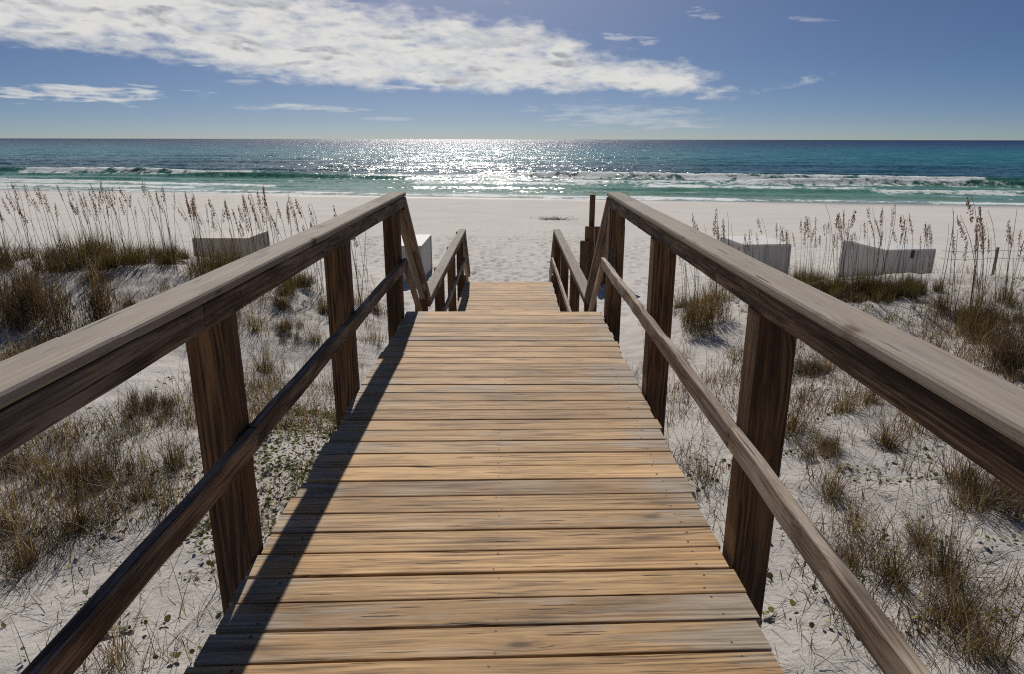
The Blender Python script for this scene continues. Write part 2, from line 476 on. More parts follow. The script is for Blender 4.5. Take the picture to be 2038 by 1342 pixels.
def foam_a(S, T):
    f = np.zeros_like(S)
    for i, (q, w, h, amp, prof, brk) in enumerate(line_terms(S, T)):
        if LINES[i][4] > 5: continue
        body = np.where(q < 0, np.exp(-(q / 1.5) ** 2), np.exp(-(q / 0.55) ** 2))
        trail = np.where(q < 0, np.exp(-(np.abs(q) / 3.6) ** 2), 0) * 0.42
        crest = np.exp(-((q - .1) / .35) ** 2) * 0.35 * amp
        f = np.maximum(f, brk * body)
        f = np.maximum(f, brk * trail)
        f = np.maximum(f, crest)
    f = np.maximum(f, 0.8 * np.exp(-((T - 0.2 - (fbm(S * .07, S * 0, 77, 3) - .5) * 5) / 1.0) ** 2))
    lace = 0.30 * (1 - sstep(26, 38, T)) * sstep(.35, .65, fbm(S * .05, T * .10, 83, 3))
    return np.maximum(f, lace)

M_SEA, t, out = new_mat('sea_water')
pos = t.new('ShaderNodeNewGeometry').outputs['Position']
X_, Y_, Z_ = t.sep(pos)
tt = t.m('SUBTRACT', t.m('MULTIPLY_ADD', X_, sS, t.m('MULTIPLY', Y_, cS)), 69.5 * cS)
ssx = t.m('SUBTRACT', t.m('MULTIPLY', X_, cS), t.m('MULTIPLY', t.m('SUBTRACT', Y_, 69.5), sS))
lg = t.m('LOGARITHM', t.m('MAXIMUM', t.m('ADD', tt, 4.0), 1.0), 10.0)      # 0.6 at waterline .. 4
lgn = t.m('ADD', lg, t.m('MULTIPLY', t.m('SUBTRACT', t.noise(t.comb(t.m('MULTIPLY', ssx, .004), t.m('MULTIPLY', lg, 9.0), 0.0), 1.0, 3.0), 0.5), 0.22))
wcol = t.ramp(t.m('DIVIDE', lgn, 4.0), [
    (0.16, (0.22, 0.28, 0.21)), (0.28, (0.10, 0.23, 0.15)), (0.37, (0.06, 0.18, 0.12)), (0.42, (0.018, 0.085, 0.080)), (0.475, (0.008, 0.056, 0.072)),
    (0.53, (0.009, 0.115, 0.120)), (0.60, (0.007, 0.140, 0.148)), (0.66, (0.005, 0.085, 0.115)), (0.74, (0.004, 0.032, 0.074)), (0.9, (0.004, 0.020, 0.052))])
fo = t.attr('foam')[2]
fv = t.comb(t.m('MULTIPLY', ssx, 0.40), t.m('MULTIPLY', tt, 0.34), 0.0)
fn = t.noise(fv, 1.0, 6.0, 0.68, 0.6)
fn2 = t.noise(t.comb(t.m('MULTIPLY', ssx, .05), t.m('MULTIPLY', tt, .28), 3.0), 1.0, 4.0, 0.6, 0.5)
fsum = t.m('ADD', fo, t.m('ADD', t.m('MULTIPLY', t.m('SUBTRACT', fn, 0.5), 2.6), t.m('MULTIPLY', t.m('SUBTRACT', fn2, 0.5), 1.6)))
fn3 = t.noise(t.comb(t.m('MULTIPLY', ssx, 1.5), t.m('MULTIPLY', tt, 1.1), 7.0), 1.0, 4.0, 0.7)
fsum = t.m('MULTIPLY_ADD', t.m('SUBTRACT', fn3, 0.5), 1.5, fsum)
ff = t.m('MULTIPLY', t.ss(fsum, 0.50, 1.0), 0.9)
ff = t.m('MULTIPLY', ff, t.m('SUBTRACT', 1.0, t.ss(tt, 40.0, 50.0)))
# facets of the wind chop: a tilt of the surface at every point
def tilt(vec, sc, amp, detail=2.0):
    c = t.noise(vec, sc, detail, 0.6, 0.0, 1)
    return t.vm('SCALE', t.vm('SUBTRACT', c, (0.5, 0.5, 0.5)), amp)
wv = t.comb(t.m('MULTIPLY', ssx, 0.75), tt, 0.0)
tl = t.vm('ADD', tilt(wv, 0.10, 0.45, 2.0), t.vm('ADD', tilt(wv, 0.6, 0.85, 2.0), tilt(wv, 2.6, 1.0, 1.0)))
tx, ty, tz = t.sep(tl)
nrm = t.new('ShaderNodeNewGeometry').outputs['Normal']
calm = t.mr(tt, -1.0, 60.0, 0.42, 1.0)
# wavelets steepen on the side that runs towards the shore
ax = t.m('ADD', tx, -sS * 0.12); ay = t.m('ADD', ty, -cS * 0.12)
nv = t.vm('NORMALIZE', t.vm('ADD', nrm, t.vm('SCALE', t.comb(ax, ay, 0.0), calm)))
wp = t.new('ShaderNodeBsdfPrincipled', Base__Color=wcol, Roughness=t.mr(tt, 60, 2500, 0.19, 0.30), IOR=1.333, Normal=nv)
wp.inputs['Specular IOR Level'].default_value = 0.23
fb = t.new('ShaderNodeBump', Strength=0.8, Distance=0.25, Height=fn)
fp = t.new('ShaderNodeBsdfPrincipled', Base__Color=(0.62, 0.64, 0.63, 1), Roughness=0.8, Normal=fb)
mx = t.new('ShaderNodeMixShader', i0=ff, i1=wp, i2=fp)
t.l.new(mx.outputs[0], out.inputs[0])

s_ax = graded(-75, 75, 0.55, -60000, 60000, 1.10)
t_ax = np.unique(np.concatenate([np.arange(-5, 46, 0.28), graded(46, 170, 0.9, 46, 60000, 1.10)]))
sea = grid_mesh('sea', s_ax, t_ax, sea_z, M_SEA, extra={'foam': foam_a}, warp=sea_warp)
tag(sea, kind='structure')

# ------------------------------------------------------------------ boardwalk
XL, XR = -1.01, 0.855
DECK_END = 6.42
LOW_Z = -1.34
LOW0, LOW1 = 8.05, 14.42
TH = 0.038
Ux, Uy, Uz = Vector((1, 0, 0)), Vector((0, 1, 0)), Vector((0, 0, 1))

walk = thing('wooden_walkway', (0, 2.5, 0), 'golden sunlit plank walkway in the foreground, between the two tall railings', 'boardwalk')
mb = MB()
y = DECK_END - 0.07
pitch = 0.1485
k = 0
JX = (-0.86, -0.06, 0.73)
while y > -1.6:
    s = np.clip((5.2 - y) / 3.4, 0, 1.25)
    rot = 0.040 * s + random.uniform(-.0018, .0018)
    U = Vector((-math.sin(rot), math.cos(rot), 0)); A = Vector((math.cos(rot), math.sin(rot), 0))
    xl = XL + random.uniform(-.012, .012); xr = XR + random.uniform(-.012, .012)
    zc = -TH / 2 + random.uniform(-.0022, .0022)
    c = Vector((-0.08, y, zc))
    w = 0.1405 + random.uniform(-.0025, .0015)
    tilt_a = random.uniform(-.008, .008)
    V = Vector((0, math.sin(tilt_a), math.cos(tilt_a))); V = (V - A * V.dot(A)).normalized()
    U2 = V.cross(A)
    tone = (min(1, max(0, random.gauss(.5, .26))), random.random(), random.random())
    mb.board(c + A * (xl + .08), c + A * (xr + .08), U2, V, w, TH, 0.004, 6, tone, goff=xl, wob=0.0007)
    for jx in JX:
        for sgn in (-1, 1):
            if random.random() < .88:
                q = c + A * (jx + .08 + random.uniform(-.015, .015)) + U2 * (sgn * .045 + random.uniform(-.012, .012)) + V * (TH / 2 + .0008)
                mb.disc(q, V, random.uniform(.0042, .0066), 7, 1)
    y -= pitch + 0.0006 * s
    k += 1
mb.build('decking', [M_DECK, M_DARKMETAL], walk)
for jx in JX:
    j = MB(); j.board((jx, -1.6, -TH - .105), (jx, DECK_END - .045, -TH - .105), Ux, Uz, .042, .19, .003, 4)
    j.build('joist', M_POST, walk)
j = MB(); j.board((XL + .01, DECK_END - .02, -TH - .1), (XR - .01, DECK_END - .02, -TH - .1), Uy, Uz, .036, .19, .003, 2)
j.build('end_board', M_DECK, walk)

def stairs(parent, y0, z0, n, rise, run):
    for i in range(1, n):
        z = z0 - rise * i; yc = y0 + run * (i - .5)
        b = MB()
        for o in (-.07, .07):
            b.board((XL + .03, yc + o, z - TH / 2), (XR - .03, yc + o, z - TH / 2), Uy, Uz, .134, TH, .004, 4, goff=XL)
        b.build('stair_tread', M_DECK, parent)
    for x in (XL + .07, XR - .07):
        a = Vector((x, y0 + .02, z0 - rise - .12)); e = Vector((x, y0 + run * (n - 1) + .02, z0 - rise * n - .04))
        d = (e - a).normalized()
        b = MB(); b.board(a, e, d.cross(Ux), Ux, .20, .04, .004, 2)
        b.build('stringer', M_POST, parent)
stairs(walk, DECK_END, 0.0, 7, -LOW_Z / 7, 0.262)

low = thing('wooden_walkway', (0, 11, LOW_Z), 'lower plank landing beyond the stairs, running out onto the white beach', 'boardwalk')
mb = MB(); y = LOW1 - .07
while y > LOW0 - .3:
    rot = random.uniform(-.002, .002)
    A = Vector((math.cos(rot), math.sin(rot), 0)); U = Vector((-math.sin(rot), math.cos(rot), 0))
    c = Vector((0, y, LOW_Z - TH / 2 + random.uniform(-.002, .002)))
    xl = XL + random.uniform(-.01, .01); xr = XR + random.uniform(-.01, .01)
    mb.board(c + A * xl, c + A * xr, U, Uz, .139, TH, .004, 4, (random.uniform(.4, .9), random.random(), random.random()), goff=xl)
    y -= .148
mb.build('decking', M_DECK, low)
for jx in JX:
    j = MB(); j.board((jx, LOW0 - .3, LOW_Z - TH - .095), (jx, LOW1 - .01, LOW_Z - TH - .095), Ux, Uz, .042, .18, .003, 3)
    j.build('joist', M_POST, low)
GB = -2.62
NR = 6
stairs(low, LOW1, LOW_Z, NR, (LOW_Z - GB) / NR, 0.265)
mb = MB(); mb.board((.62, 13.2, LOW_Z + .012), (.66, 13.25, LOW_Z + .012), Uy, Uz, .05, .02)

POST_W = 0.14
def post(parent, x0, x1, yf, ztop, zbot=None, w=0.14):
    cx = (x0 + x1) / 2; cy = yf - w / 2
    if zbot is None: zbot = float(ground(cx, cy)) - .25
    b = MB()
    lean = random.uniform(-.006, .006)
    b.board((cx + lean, cy, zbot), (cx, cy, ztop), Ux, Uy, x1 - x0, w, .007, 6, wob=.0008)
    return b.build('post', M_POST, parent)

def railing(side, label_hi, label_lo):
    sg = -1 if side == 'L' else 1
    if side == 'L':
        px0, px1 = -1.162, -1.022; cin, cout = -.968, -1.108; fin = -.976; fx = -.997; mx = -.999; mz0, mz1 = .445, .535
    else:
        px0, px1 = .872, 1.012; cin, cout = .858, 1.0; fin = .868; fx = .898; mx = .848; mz0, mz1 = .455, .545
    capx = (cin + cout) / 2
    ZT = 1.14
    top_post = ZT - TH - .003 if side == 'L' else ZT - TH - .0915
    up = thing('wooden_railing', ((px0 + px1) / 2, 2.5, 0), label_hi, 'railing', 'boardwalk railings')
    for yf in (.58, 2.46, 4.31, 6.30):
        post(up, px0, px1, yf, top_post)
    # handrail: boards joined end to end above the posts
    joints = [-1.4, 1.05, 5.22, 6.33] if side == 'L' else [-1.4, 5.40, 6.33]
    b = MB()
    for a, e in zip(joints[:-1], joints[1:]):
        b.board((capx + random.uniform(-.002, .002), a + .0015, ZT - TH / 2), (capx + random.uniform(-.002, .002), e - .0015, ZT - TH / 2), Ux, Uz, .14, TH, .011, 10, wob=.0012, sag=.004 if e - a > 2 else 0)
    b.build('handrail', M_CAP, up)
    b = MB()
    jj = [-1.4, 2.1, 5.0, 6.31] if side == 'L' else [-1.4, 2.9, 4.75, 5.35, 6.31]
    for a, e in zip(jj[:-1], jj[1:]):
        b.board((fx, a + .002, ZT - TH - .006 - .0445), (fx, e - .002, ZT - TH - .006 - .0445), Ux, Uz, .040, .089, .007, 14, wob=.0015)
    for yf in (.58, 2.46, 4.31, 6.30):
        for zz in (.03, .072):
            for yo in (.045, .10):
                b.disc((fx - sg * .0225, yf - yo + random.uniform(-.008, .008), ZT - TH - zz + random.uniform(-.006, .006)), (-sg, 0, 0), .0055, 8, 1)
    b.build('rail_board', [M_RAIL, M_DARKMETAL], up)
    b = MB()
    jj = [-1.4, 2.42, 6.33] if side == 'L' else [-1.4, 2.4, 4.9, 6.33]
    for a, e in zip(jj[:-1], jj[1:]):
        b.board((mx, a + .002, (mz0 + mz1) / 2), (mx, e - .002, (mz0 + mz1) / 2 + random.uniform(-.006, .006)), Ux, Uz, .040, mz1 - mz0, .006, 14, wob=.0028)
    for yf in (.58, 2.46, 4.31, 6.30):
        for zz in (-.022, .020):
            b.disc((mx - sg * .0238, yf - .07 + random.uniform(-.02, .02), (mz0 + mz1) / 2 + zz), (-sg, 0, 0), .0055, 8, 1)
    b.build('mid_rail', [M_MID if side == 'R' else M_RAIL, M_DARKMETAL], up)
    # rails that follow the stairs down
    def slope_rail(par, ya, za, yb, zb, mid_off):
        A = Vector((capx, ya, za - TH / 2)); B = Vector((capx, yb, zb - TH / 2))
        d = (B - A).normalized(); N = Ux.cross(d).normalized()
        b = MB(); b.board(A, B, Ux, N, .135, TH, .008, 4, wob=.001)
        b.build('stair_rail', M_CAP, par)
        b = MB(); off = N * (-.068) + Vector((fx - capx, 0, 0))
        b.board(A + off + d * .02, B + off - d * .02, Ux, N, .039, .089, .005, 4)
        b.build('stair_rail', M_RAIL, par)
        b = MB(); off = Vector((mx - capx, 0, mid_off))
        b.board(A + off + d * .03, B + off - d * .02, Ux, N, .039, .086, .005, 4)
        b.build('stair_mid_rail', M_MID, par)
    slope_rail(up, 6.335, 1.10, 7.93, -.17, -.60)
    lo = thing('wooden_railing', ((px0 + px1) / 2, 11, LOW_Z), label_lo, 'railing', 'boardwalk railings')
    LT = LOW_Z + 1.14
    for yf in (8.08, 10.15, 12.2, 14.28):
        post(lo, px0, px1, yf, LT - TH - .003)
    b = MB(); b.board((capx, 7.95, LT - TH / 2), (capx, 14.32, LT - TH / 2), Ux, Uz, .14, TH, .01, 6, wob=.0015)
    b.build('handrail', M_CAP, lo)
    b = MB(); b.board((fx, 7.97, LT - TH - .047), (fx, 14.31, LT - TH - .047), Ux, Uz, .04, .089, .005, 6)
    b.build('rail_board', M_RAIL, lo)
    b = MB(); b.board((mx, 7.97, LOW_Z + .5), (mx, 14.31, LOW_Z + .5), Ux, Uz, .04, .089, .005, 6, wob=.002)
    b.build('mid_rail', M_MID, lo)
    slope_rail(lo, 14.32, LT - .03, 15.72, -1.38, -.58)
    post(lo, px0, px1, 15.78, -1.44)
railing('L', 'tall railing along the left edge of the near walkway, shading the planks', 'far lower railing on the left side of the beach landing')
railing('R', 'tall railing along the right edge of the near walkway, pale mid rail', 'far lower railing on the right side of the beach landing')

# ------------------------------------------------------------------ things on the beach
def paint(name, c, rough=0.6, streak=0.12):
    m, t, out = new_mat(name)
    pos = t.new('ShaderNodeTexCoord').outputs['Object']
    x, y, z = t.sep(pos)
    n = t.noise(t.comb(t.m('MULTIPLY', x, 9.0), t.m('MULTIPLY', y, 9.0), t.m('MULTIPLY', z, 1.2)), 1.0, 4.0, .6)
    col = t.ramp(n, [(0.3, tuple(v * (1 - 2.2 * streak) for v in c)), (0.6, c)])
    p = t.new('ShaderNodeBsdfPrincipled', Base__Color=col, Roughness=rough)
    t.l.new(p.outputs[0], out.inputs[0])
    return m
M_WHITE = paint('white_painted_plywood', (0.56, 0.55, 0.53))
M_WHITE_SHADE = paint('shaded_white_paint', (0.42, 0.41, 0.395))  # the boxes' white paint, darkened: shade on their upright sides put into the colour
M_PALE = paint('pale_painted_plywood', (0.42, 0.41, 0.39))
M_TAN = paint('sun_bleached_plywood', (0.36, 0.31, 0.25))

def obox(mb, cx, cy, z0, z1, w, d, rot, bev=.012):
    c, s = math.cos(rot), math.sin(rot)
    mb.board((cx, cy, z0), (cx, cy, z1), (c, s, 0), (-s, c, 0), w, d, bev, 1)
def storage_box(fl, fr, bl, ztop, label, mat, latch=True):
    """front-left, front-right and back-left corners on plan"""
    fl, fr, bl = Vector((*fl, 0)), Vector((*fr, 0)), Vector((*bl, 0))
    wv = fr - fl; dv = bl - fl
    rot = math.atan2(wv.y, wv.x); nrm = Vector((-math.sin(rot), math.cos(rot), 0))
    w, d = wv.length, dv.dot(nrm)
    c = fl + wv / 2 + nrm * d / 2
    g = float(ground(c.x, c.y)) - .06
    bx = thing('storage_box', (c.x, c.y, g), label, 'storage box', 'beach storage boxes')
    m = MB(); obox(m, c.x, c.y, g, ztop - .05, w - .05, d - .05, rot); m.build('body', M_WHITE_SHADE if mat is M_WHITE else mat, bx)
    m = MB(); obox(m, c.x, c.y, ztop - .048, ztop, w, d, rot, .008); m.build('lid', mat, bx)
    for q in (-.5, .5):
        for r in (-.5, .5):
            pc = c + wv.normalized() * q * (w - .035) + nrm * r * (d - .035)
            m = MB(); obox(m, pc.x, pc.y, g, ztop - .052, .05, .05, rot, .005); m.build('corner_trim', M_WHITE_SHADE if mat is M_WHITE else mat, bx)
    for q in ((.33, .67) if w > 1.55 else (.5,)):
        pc = fl + wv * q - nrm * -.006
        m = MB(); obox(m, pc.x, pc.y, g, ztop - .055, .035, .03, rot, .004); m.build('batten', M_WHITE_SHADE if mat is M_WHITE else mat, bx)
    if latch:
        m = MB(); pc = fl + wv * .55 - nrm * -.012
        obox(m, pc.x, pc.y, ztop - .27, ztop - .03, .075, .06, rot, .004); m.build('latch', M_DARKMETAL, bx)
    for q in (.25, .75):
        pc = bl + wv * q + nrm * .004
        m = MB(); obox(m, pc.x, pc.y, ztop - .14, ztop - .01, .08, .02, rot, .003); m.build('hinge', M_DARKMETAL, bx)
BT = -1.53
storage_box((11.1, 20.2), (12.72, 20.42), (10.8, 22.3), BT, 'white storage box behind the right dune, larger one with a dark latch', M_WHITE)
storage_box((7.2, 21.2), (8.74, 21.33), (7.0, 23.1), BT, 'smaller white storage box just above the right handrail, no latch showing', M_WHITE, False)
storage_box((-10.5, 22.4), (-8.66, 22.4), (-10.5, 24.3), BT, 'tan storage box half hidden by tall grass on the left dune', M_TAN, False)
storage_box((-3.80, 20.8), (-2.77, 20.8), (-3.80, 23.4), BT, 'white storage box on open sand beside the lower left railing', M_PALE, False)

# wooden screen with a tall piling
g0 = float(ground(2.8, 20.6)) - .2
scr = thing('wooden_screen', (2.8, 20.6, g0), 'weathered wooden screen with one tall post standing on the sand behind the right railing', 'wooden screen')
m = MB(); m.tube([(2.40, 20.75, g0), (2.40, 20.75, 0.02)], .085, 12); m.build('tall_post', M_POST, scr)
m = MB()
for i in range(7):
    x = 2.25 + i * .148
    m.board((x, 20.5, g0), (x, 20.5, -.90 + random.uniform(-.012, .012)), Ux, Uy, .143, .04, .005, 2)
m.build('panel', M_POST, scr)
for x in (2.10, 2.23):
    m = MB(); m.board((x, 20.42, g0), (x, 20.42, -1.31), Ux, Uy, .12, .12, .01, 2); m.build('short_post', M_POST, scr)
m = MB(); m.board((3.30, 20.5, g0), (3.30, 20.5, -.89), Ux, Uy, .13, .13, .01, 2); m.build('corner_post', M_MID, scr)

# rope fence
M_ROPE = paint('grey_rope', (0.33, 0.30, 0.26), .9)
rf = thing('rope_fence', (16.5, 21, -2.7), 'thin post and rope line on the sand right of the larger white box', 'rope fence')
m1 = [(14.7, 20.6), (18.2, 20.9)]
for (x, y) in m1:
    g = float(ground(x, y)); m = MB(); m.tube([(x, y, g - .2), (x, y, BT + .02)], .042, 9); m.build('post', M_MID, rf)
for z in (BT - .06, BT - .30):
    m = MB(); m.tube([(12.9 + i * .44, 20.42 + i * .04, z - .05 * math.sin(math.pi * ((i / 4.1) % 1))) for i in range(14)], .007, 5); m.build('rope', M_ROPE, rf)

# ------------------------------------------------------------------ plants
def leafmat(name, stops, transl=0.45):
    m, t, out = new_mat(name)
    tn = t.sep(t.attr('tone')[1])
    oi = t.new('ShaderNodeObjectInfo').outputs['Random']
    f = t.m('ADD', tn[0], t.m('MULTIPLY', t.m('SUBTRACT', oi, .5), .22))
    col = t.ramp(f, stops)
    d = t.new('ShaderNodeBsdfDiffuse', Color=col)
    tr = t.new('ShaderNodeBsdfTranslucent', Color=t.mix(1.0, col, (1.25, 1.15, 0.75), 'MULTIPLY'))
    gl = t.new('ShaderNodeBsdfGlossy', Color=(1, 1, 1, 1), Roughness=0.45)
    a = t.new('ShaderNodeMixShader', i0=transl, i1=d, i2=tr)
    b = t.new('ShaderNodeMixShader', i0=0.03, i1=a, i2=gl)
    t.l.new(b.outputs[0], out.inputs[0])
    return m
M_OATLEAF = leafmat('sea_oat_leaf', [(0.0, (0.028, 0.019, 0.010)), (0.35, (0.065, 0.046, 0.018)), (0.6, (0.085, 0.075, 0.022)), (0.8, (0.15, 0.11, 0.045)), (1.0, (0.25, 0.19, 0.09))])
M_DRY = leafmat('dry_grass_leaf', [(0.0, (0.028, 0.018, 0.011)), (0.3, (0.075, 0.048, 0.026)), (0.55, (0.125, 0.088, 0.044)), (0.8, (0.24, 0.18, 0.096)), (1.0, (0.38, 0.30, 0.175))])
M_STEM = leafmat('sea_oat_stem', [(0.0, (0.12, 0.06, 0.04)), (0.5, (0.22, 0.13, 0.085)), (1.0, (0.34, 0.23, 0.14))], .25)
M_SEED = leafmat('sea_oat_seed', [(0.0, (0.10, 0.05, 0.04)), (0.5, (0.19, 0.105, 0.078)), (1.0, (0.32, 0.21, 0.14))], .4)
M_VINE = leafmat('beach_vine_leaf', [(0.0, (0.07, 0.035, 0.018)), (0.25, (0.15, 0.10, 0.035)), (0.5, (0.085, 0.105, 0.026)), (0.8, (0.12, 0.16, 0.035)), (1.0, (0.26, 0.23, 0.06))], .35)
M_TWIG = leafmat('dead_litter', [(0.0, (0.02, 0.014, 0.01)), (0.6, (0.07, 0.048, 0.032)), (1.0, (0.20, 0.15, 0.10))], .1)

class Blades:
    def __init__(self):
        self.v = []; self.f = []; self.t = []
    def blade(self, base, az, h, lean, curl, w, tone, seg=4, twist=0.0):
        """ribbon that rises from base, leans out towards az and curls over"""
        d = np.array([math.cos(az), math.sin(az), 0.0]); side = np.array([-math.sin(az + twist), math.cos(az + twist), 0.0])
        p = np.array(base, float); ang = lean; b = len(self.v); L = h / seg
        for i in range(seg + 1):
            s = i / seg
            ww = w * (1 - s ** 1.6) * .5 + .0004
            self.v.append(tuple(p - side * ww)); self.v.append(tuple(p + side * ww))
            self.t.append((tone, s, 0)); self.t.append((tone, s, 0))
            p = p + L * (d * math.sin(ang) + np.array([0, 0, 1]) * math.cos(ang))
            ang += curl / seg
        for i in range(seg):
            q = b + 2 * i
            self.f.append((q, q + 1, q + 3, q + 2))
    def leaf(self, c, N, r, tone, az, sides=7, squash=0.85):
        N = Vector(N).normalized(); A = Vector((math.cos(az), math.sin(az), 0)); A = (A - N * A.dot(N)).normalized(); B = N.cross(A)
        b = len(self.v)
        for k in range(sides):
            an = 2 * math.pi * k / sides
            p = Vector(c) + A * (r * math.cos(an)) + B * (r * squash * math.sin(an)) + N * (.25 * r * abs(math.sin(an)))
            self.v.append(tuple(p)); self.t.append((tone, 0, 0))
        self.f.append(tuple(range(b, b + sides)))
    def mesh(self, name, mat):
        me = bpy.data.meshes.new(name); me.from_pydata(self.v, [], self.f)
        a = me.attributes.new('tone', 'FLOAT_VECTOR', 'POINT'); a.data.foreach_set('vector', np.array(self.t, np.float32).ravel())
        me.materials.append(mat); me.update()
        return me

def ob_of(name, me, parent=None, loc=(0, 0, 0), rz=0.0, sc=1.0):
    o = bpy.data.objects.new(name, me); COL.objects.link(o)
    o.location = loc; o.rotation_euler = (0, 0, rz); o.scale = (sc, sc, sc)
    if parent is not None: o.parent = parent
    return o

def clump_mesh(kind, seed):
    rs = random.Random(seed); B = Blades()
    T = lambda m, d: min(1, max(0, rs.gauss(m, d)))
    if kind == 'dense':          # several tussocks grown together, radius about 1, up to .9 high
        for k in range(11):
            ca, cr = rs.uniform(0, 6.283), rs.random() ** .6 * .85
            cx, cy, hs, tm, rr = cr * math.cos(ca), cr * math.sin(ca), rs.uniform(.45, 1.15), rs.uniform(.3, .6), rs.uniform(.12, .30)
            for i in range(190):
                r = rs.random() ** .6 * rr; a = rs.uniform(0, 6.283)
                h = rs.uniform(.25, .80) * hs * (1 if rs.random() < .93 else 1.35)
                B.blade((cx + r * math.cos(a), cy + r * math.sin(a), -.05), a + rs.gauss(0, .9), h, abs(rs.gauss(.14, .22)), rs.gauss(.55, .5), rs.uniform(.004, .009), T(tm, .2), 4, rs.uniform(-1, 1))
    elif kind == 'tuft':         # wind-leant fountain of wiry blades, old ones broken and lying flat
        wa, wl = rs.uniform(0, 6.283), rs.uniform(.05, .35)
        n = rs.randint(130, 270); R0 = rs.uniform(.07, .17); tm = rs.uniform(.3, .55)
        for i in range(n):
            r = rs.random() ** .8 * R0; a = rs.uniform(0, 6.283)
            az = a + rs.gauss(0, .6)
            if rs.random() < .4: az = wa + rs.gauss(0, .5)
            old = rs.random() < .22
            h = rs.uniform(.12, .70) * rs.uniform(.65, 1.0)
            B.blade((r * math.cos(a), r * math.sin(a) * .8, -.03), az, h, abs(rs.gauss(.95, .4)) if old else abs(rs.gauss(.25 + wl * .4, .28)), abs(rs.gauss(.9, .8)), rs.uniform(.0018, .0045), T(tm - .1 if old else tm, .25), 5, rs.uniform(-1, 1))
        for i in range(rs.randint(3, 9)):
            a = rs.uniform(0, 6.283); r = rs.uniform(0, R0 * 1.6)
            B.blade((r * math.cos(a), r * math.sin(a), -.03), wa + rs.gauss(0, .7), rs.uniform(.6, .95), rs.uniform(.05, .3), rs.uniform(.1, .9), .004, T(.75, .15), 6, rs.uniform(-1, 1))
    elif kind == 'sparse':
        for i in range(70):
            r = rs.random() * .24; a = rs.uniform(0, 6.283)
            B.blade((r * math.cos(a), r * math.sin(a), -.03), a + rs.gauss(0, 1.2), rs.uniform(.10, .70), abs(rs.gauss(.18, .25)), abs(rs.gauss(.6, .6)), rs.uniform(.0025, .005), T(.6, .24), 5, rs.uniform(-1, 1))
    elif kind == 'bush':         # tangled, gappy low thicket, radius about .5
        for k in range(8):
            ca, cr = rs.uniform(0, 6.283), rs.random() ** .6 * .42
            cx, cy, hs, rr, tm = cr * math.cos(ca), cr * math.sin(ca), rs.uniform(.5, 1.25), rs.uniform(.08, .20), rs.uniform(.22, .48)
            for i in range(210):
                r = rs.random() ** .6 * rr; a = rs.uniform(0, 6.283)
                z = rs.uniform(-.02, .26 * hs) * (1 - (r / .24) ** 2)
                B.blade((cx + r * math.cos(a), cy + r * math.sin(a), z), rs.uniform(0, 6.283), rs.uniform(.10, .34) * hs, abs(rs.gauss(.45, .45)), rs.gauss(.6, .8), rs.uniform(.0025, .0055), T(tm, .2), 4, rs.uniform(-1, 1))
    return B.mesh(kind + '_leaves', M_OATLEAF if kind in ('dense',) else M_DRY)
CL = {k: [clump_mesh(k, 100 + 17 * i + len(k)) for i in range(n)] for k, n in (('dense', 5), ('tuft', 9), ('sparse', 5), ('bush', 6))}

def stalk_meshes(seed, H):
    """bent stem and its drooping seed head"""
    rs = random.Random(seed)
    st = MB(); n = 9; pts = []
    bend = rs.uniform(.04, .16); lean = rs.uniform(.0, .10)
    p = Vector((0, 0, -.05)); ang = lean
    for i in range(n + 1):
        pts.append(p.copy()); s = i / n
        ang += bend / n * (1 + 3.0 * (s > .72) * rs.uniform(.6, 2.6))
        p = p + Vector((math.sin(ang), 0, math.cos(ang))) * (H / n)
    st.tube(pts, [.0034 * (1 - .6 * i / n) for i in range(n + 1)], 4, (rs.random(), 0, 0))
    B = Blades()
    start = rs.uniform(.76, .84)
    m = rs.randint(60, 100)
    def along(s):
        q = s * n; i = min(int(q), n - 1); return pts[i].lerp(pts[i + 1], q - i)
    for k in range(m):
        s = start + (1 - start) * (k / m); c = along(s)
        a = rs.gauss(0, .75); ln = rs.uniform(.004, .026) * (1.15 - abs((s - start) / (1 - start) - .35))
        e = c + Vector((math.cos(a) * ln, math.sin(a) * ln, -rs.uniform(-.01, .045)))
        N = Vector((rs.uniform(-1, 1), rs.uniform(-1, 1), rs.uniform(-.4, .4)))
        # flat pointed spikelet
        dv = Vector((rs.uniform(.1, .6), rs.uniform(-.5, .5), -1)).normalized(); sv = dv.cross(N).normalized()
        L = rs.uniform(.012, .022); W = L * .24; b = len(B.v); tn = min(1, max(0, rs.gauss(.45, .25)))
        for q in (e, e + dv * L * .5 + sv * W, e + dv * L, e + dv * L * .5 - sv * W):
            B.v.append(tuple(q)); B.t.append((tn, 0, 0))
        B.f.append((b, b + 1, b + 2, b + 3))
    return st, B
STALK = []
for i in range(9):
    H = 1.0
    st, B = stalk_meshes(900 + i * 7, H)
    o = st.build('stalk', M_STEM); STALK.append((o.data, B.mesh('seed_head', M_SEED))); bpy.data.objects.remove(o)

def add_stalks(root, n, spread, hmin, hmax, rs, wind=math.pi):
    cnt = 0
    for i in range(int(n * 1.5)):
        sm, hm = STALK[rs.randrange(len(STALK))]
        a = rs.uniform(0, 6.283); r = spread * rs.random() ** .6
        gx, gy = root.location.x + r * math.cos(a), root.location.y + .6 * r * math.sin(a)
        o = bpy.data.objects.new('stalk', sm); COL.objects.link(o); o.parent = root
        s = rs.uniform(hmin, hmax)
        o.location = (gx - root.location.x, gy - root.location.y, float(ground(gx, gy)) - root.location.z)
        o.rotation_euler = (rs.gauss(0, .07), rs.gauss(-.03, .09), wind + rs.gauss(0, .7)); o.scale = (s * 1.05, s * 1.05, s)
        if rs.random() < .78:
            h = bpy.data.objects.new('seed_head', hm); COL.objects.link(h); h.parent = o; w_ = rs.uniform(.8, 1.25); h.scale = (w_, w_, 1)

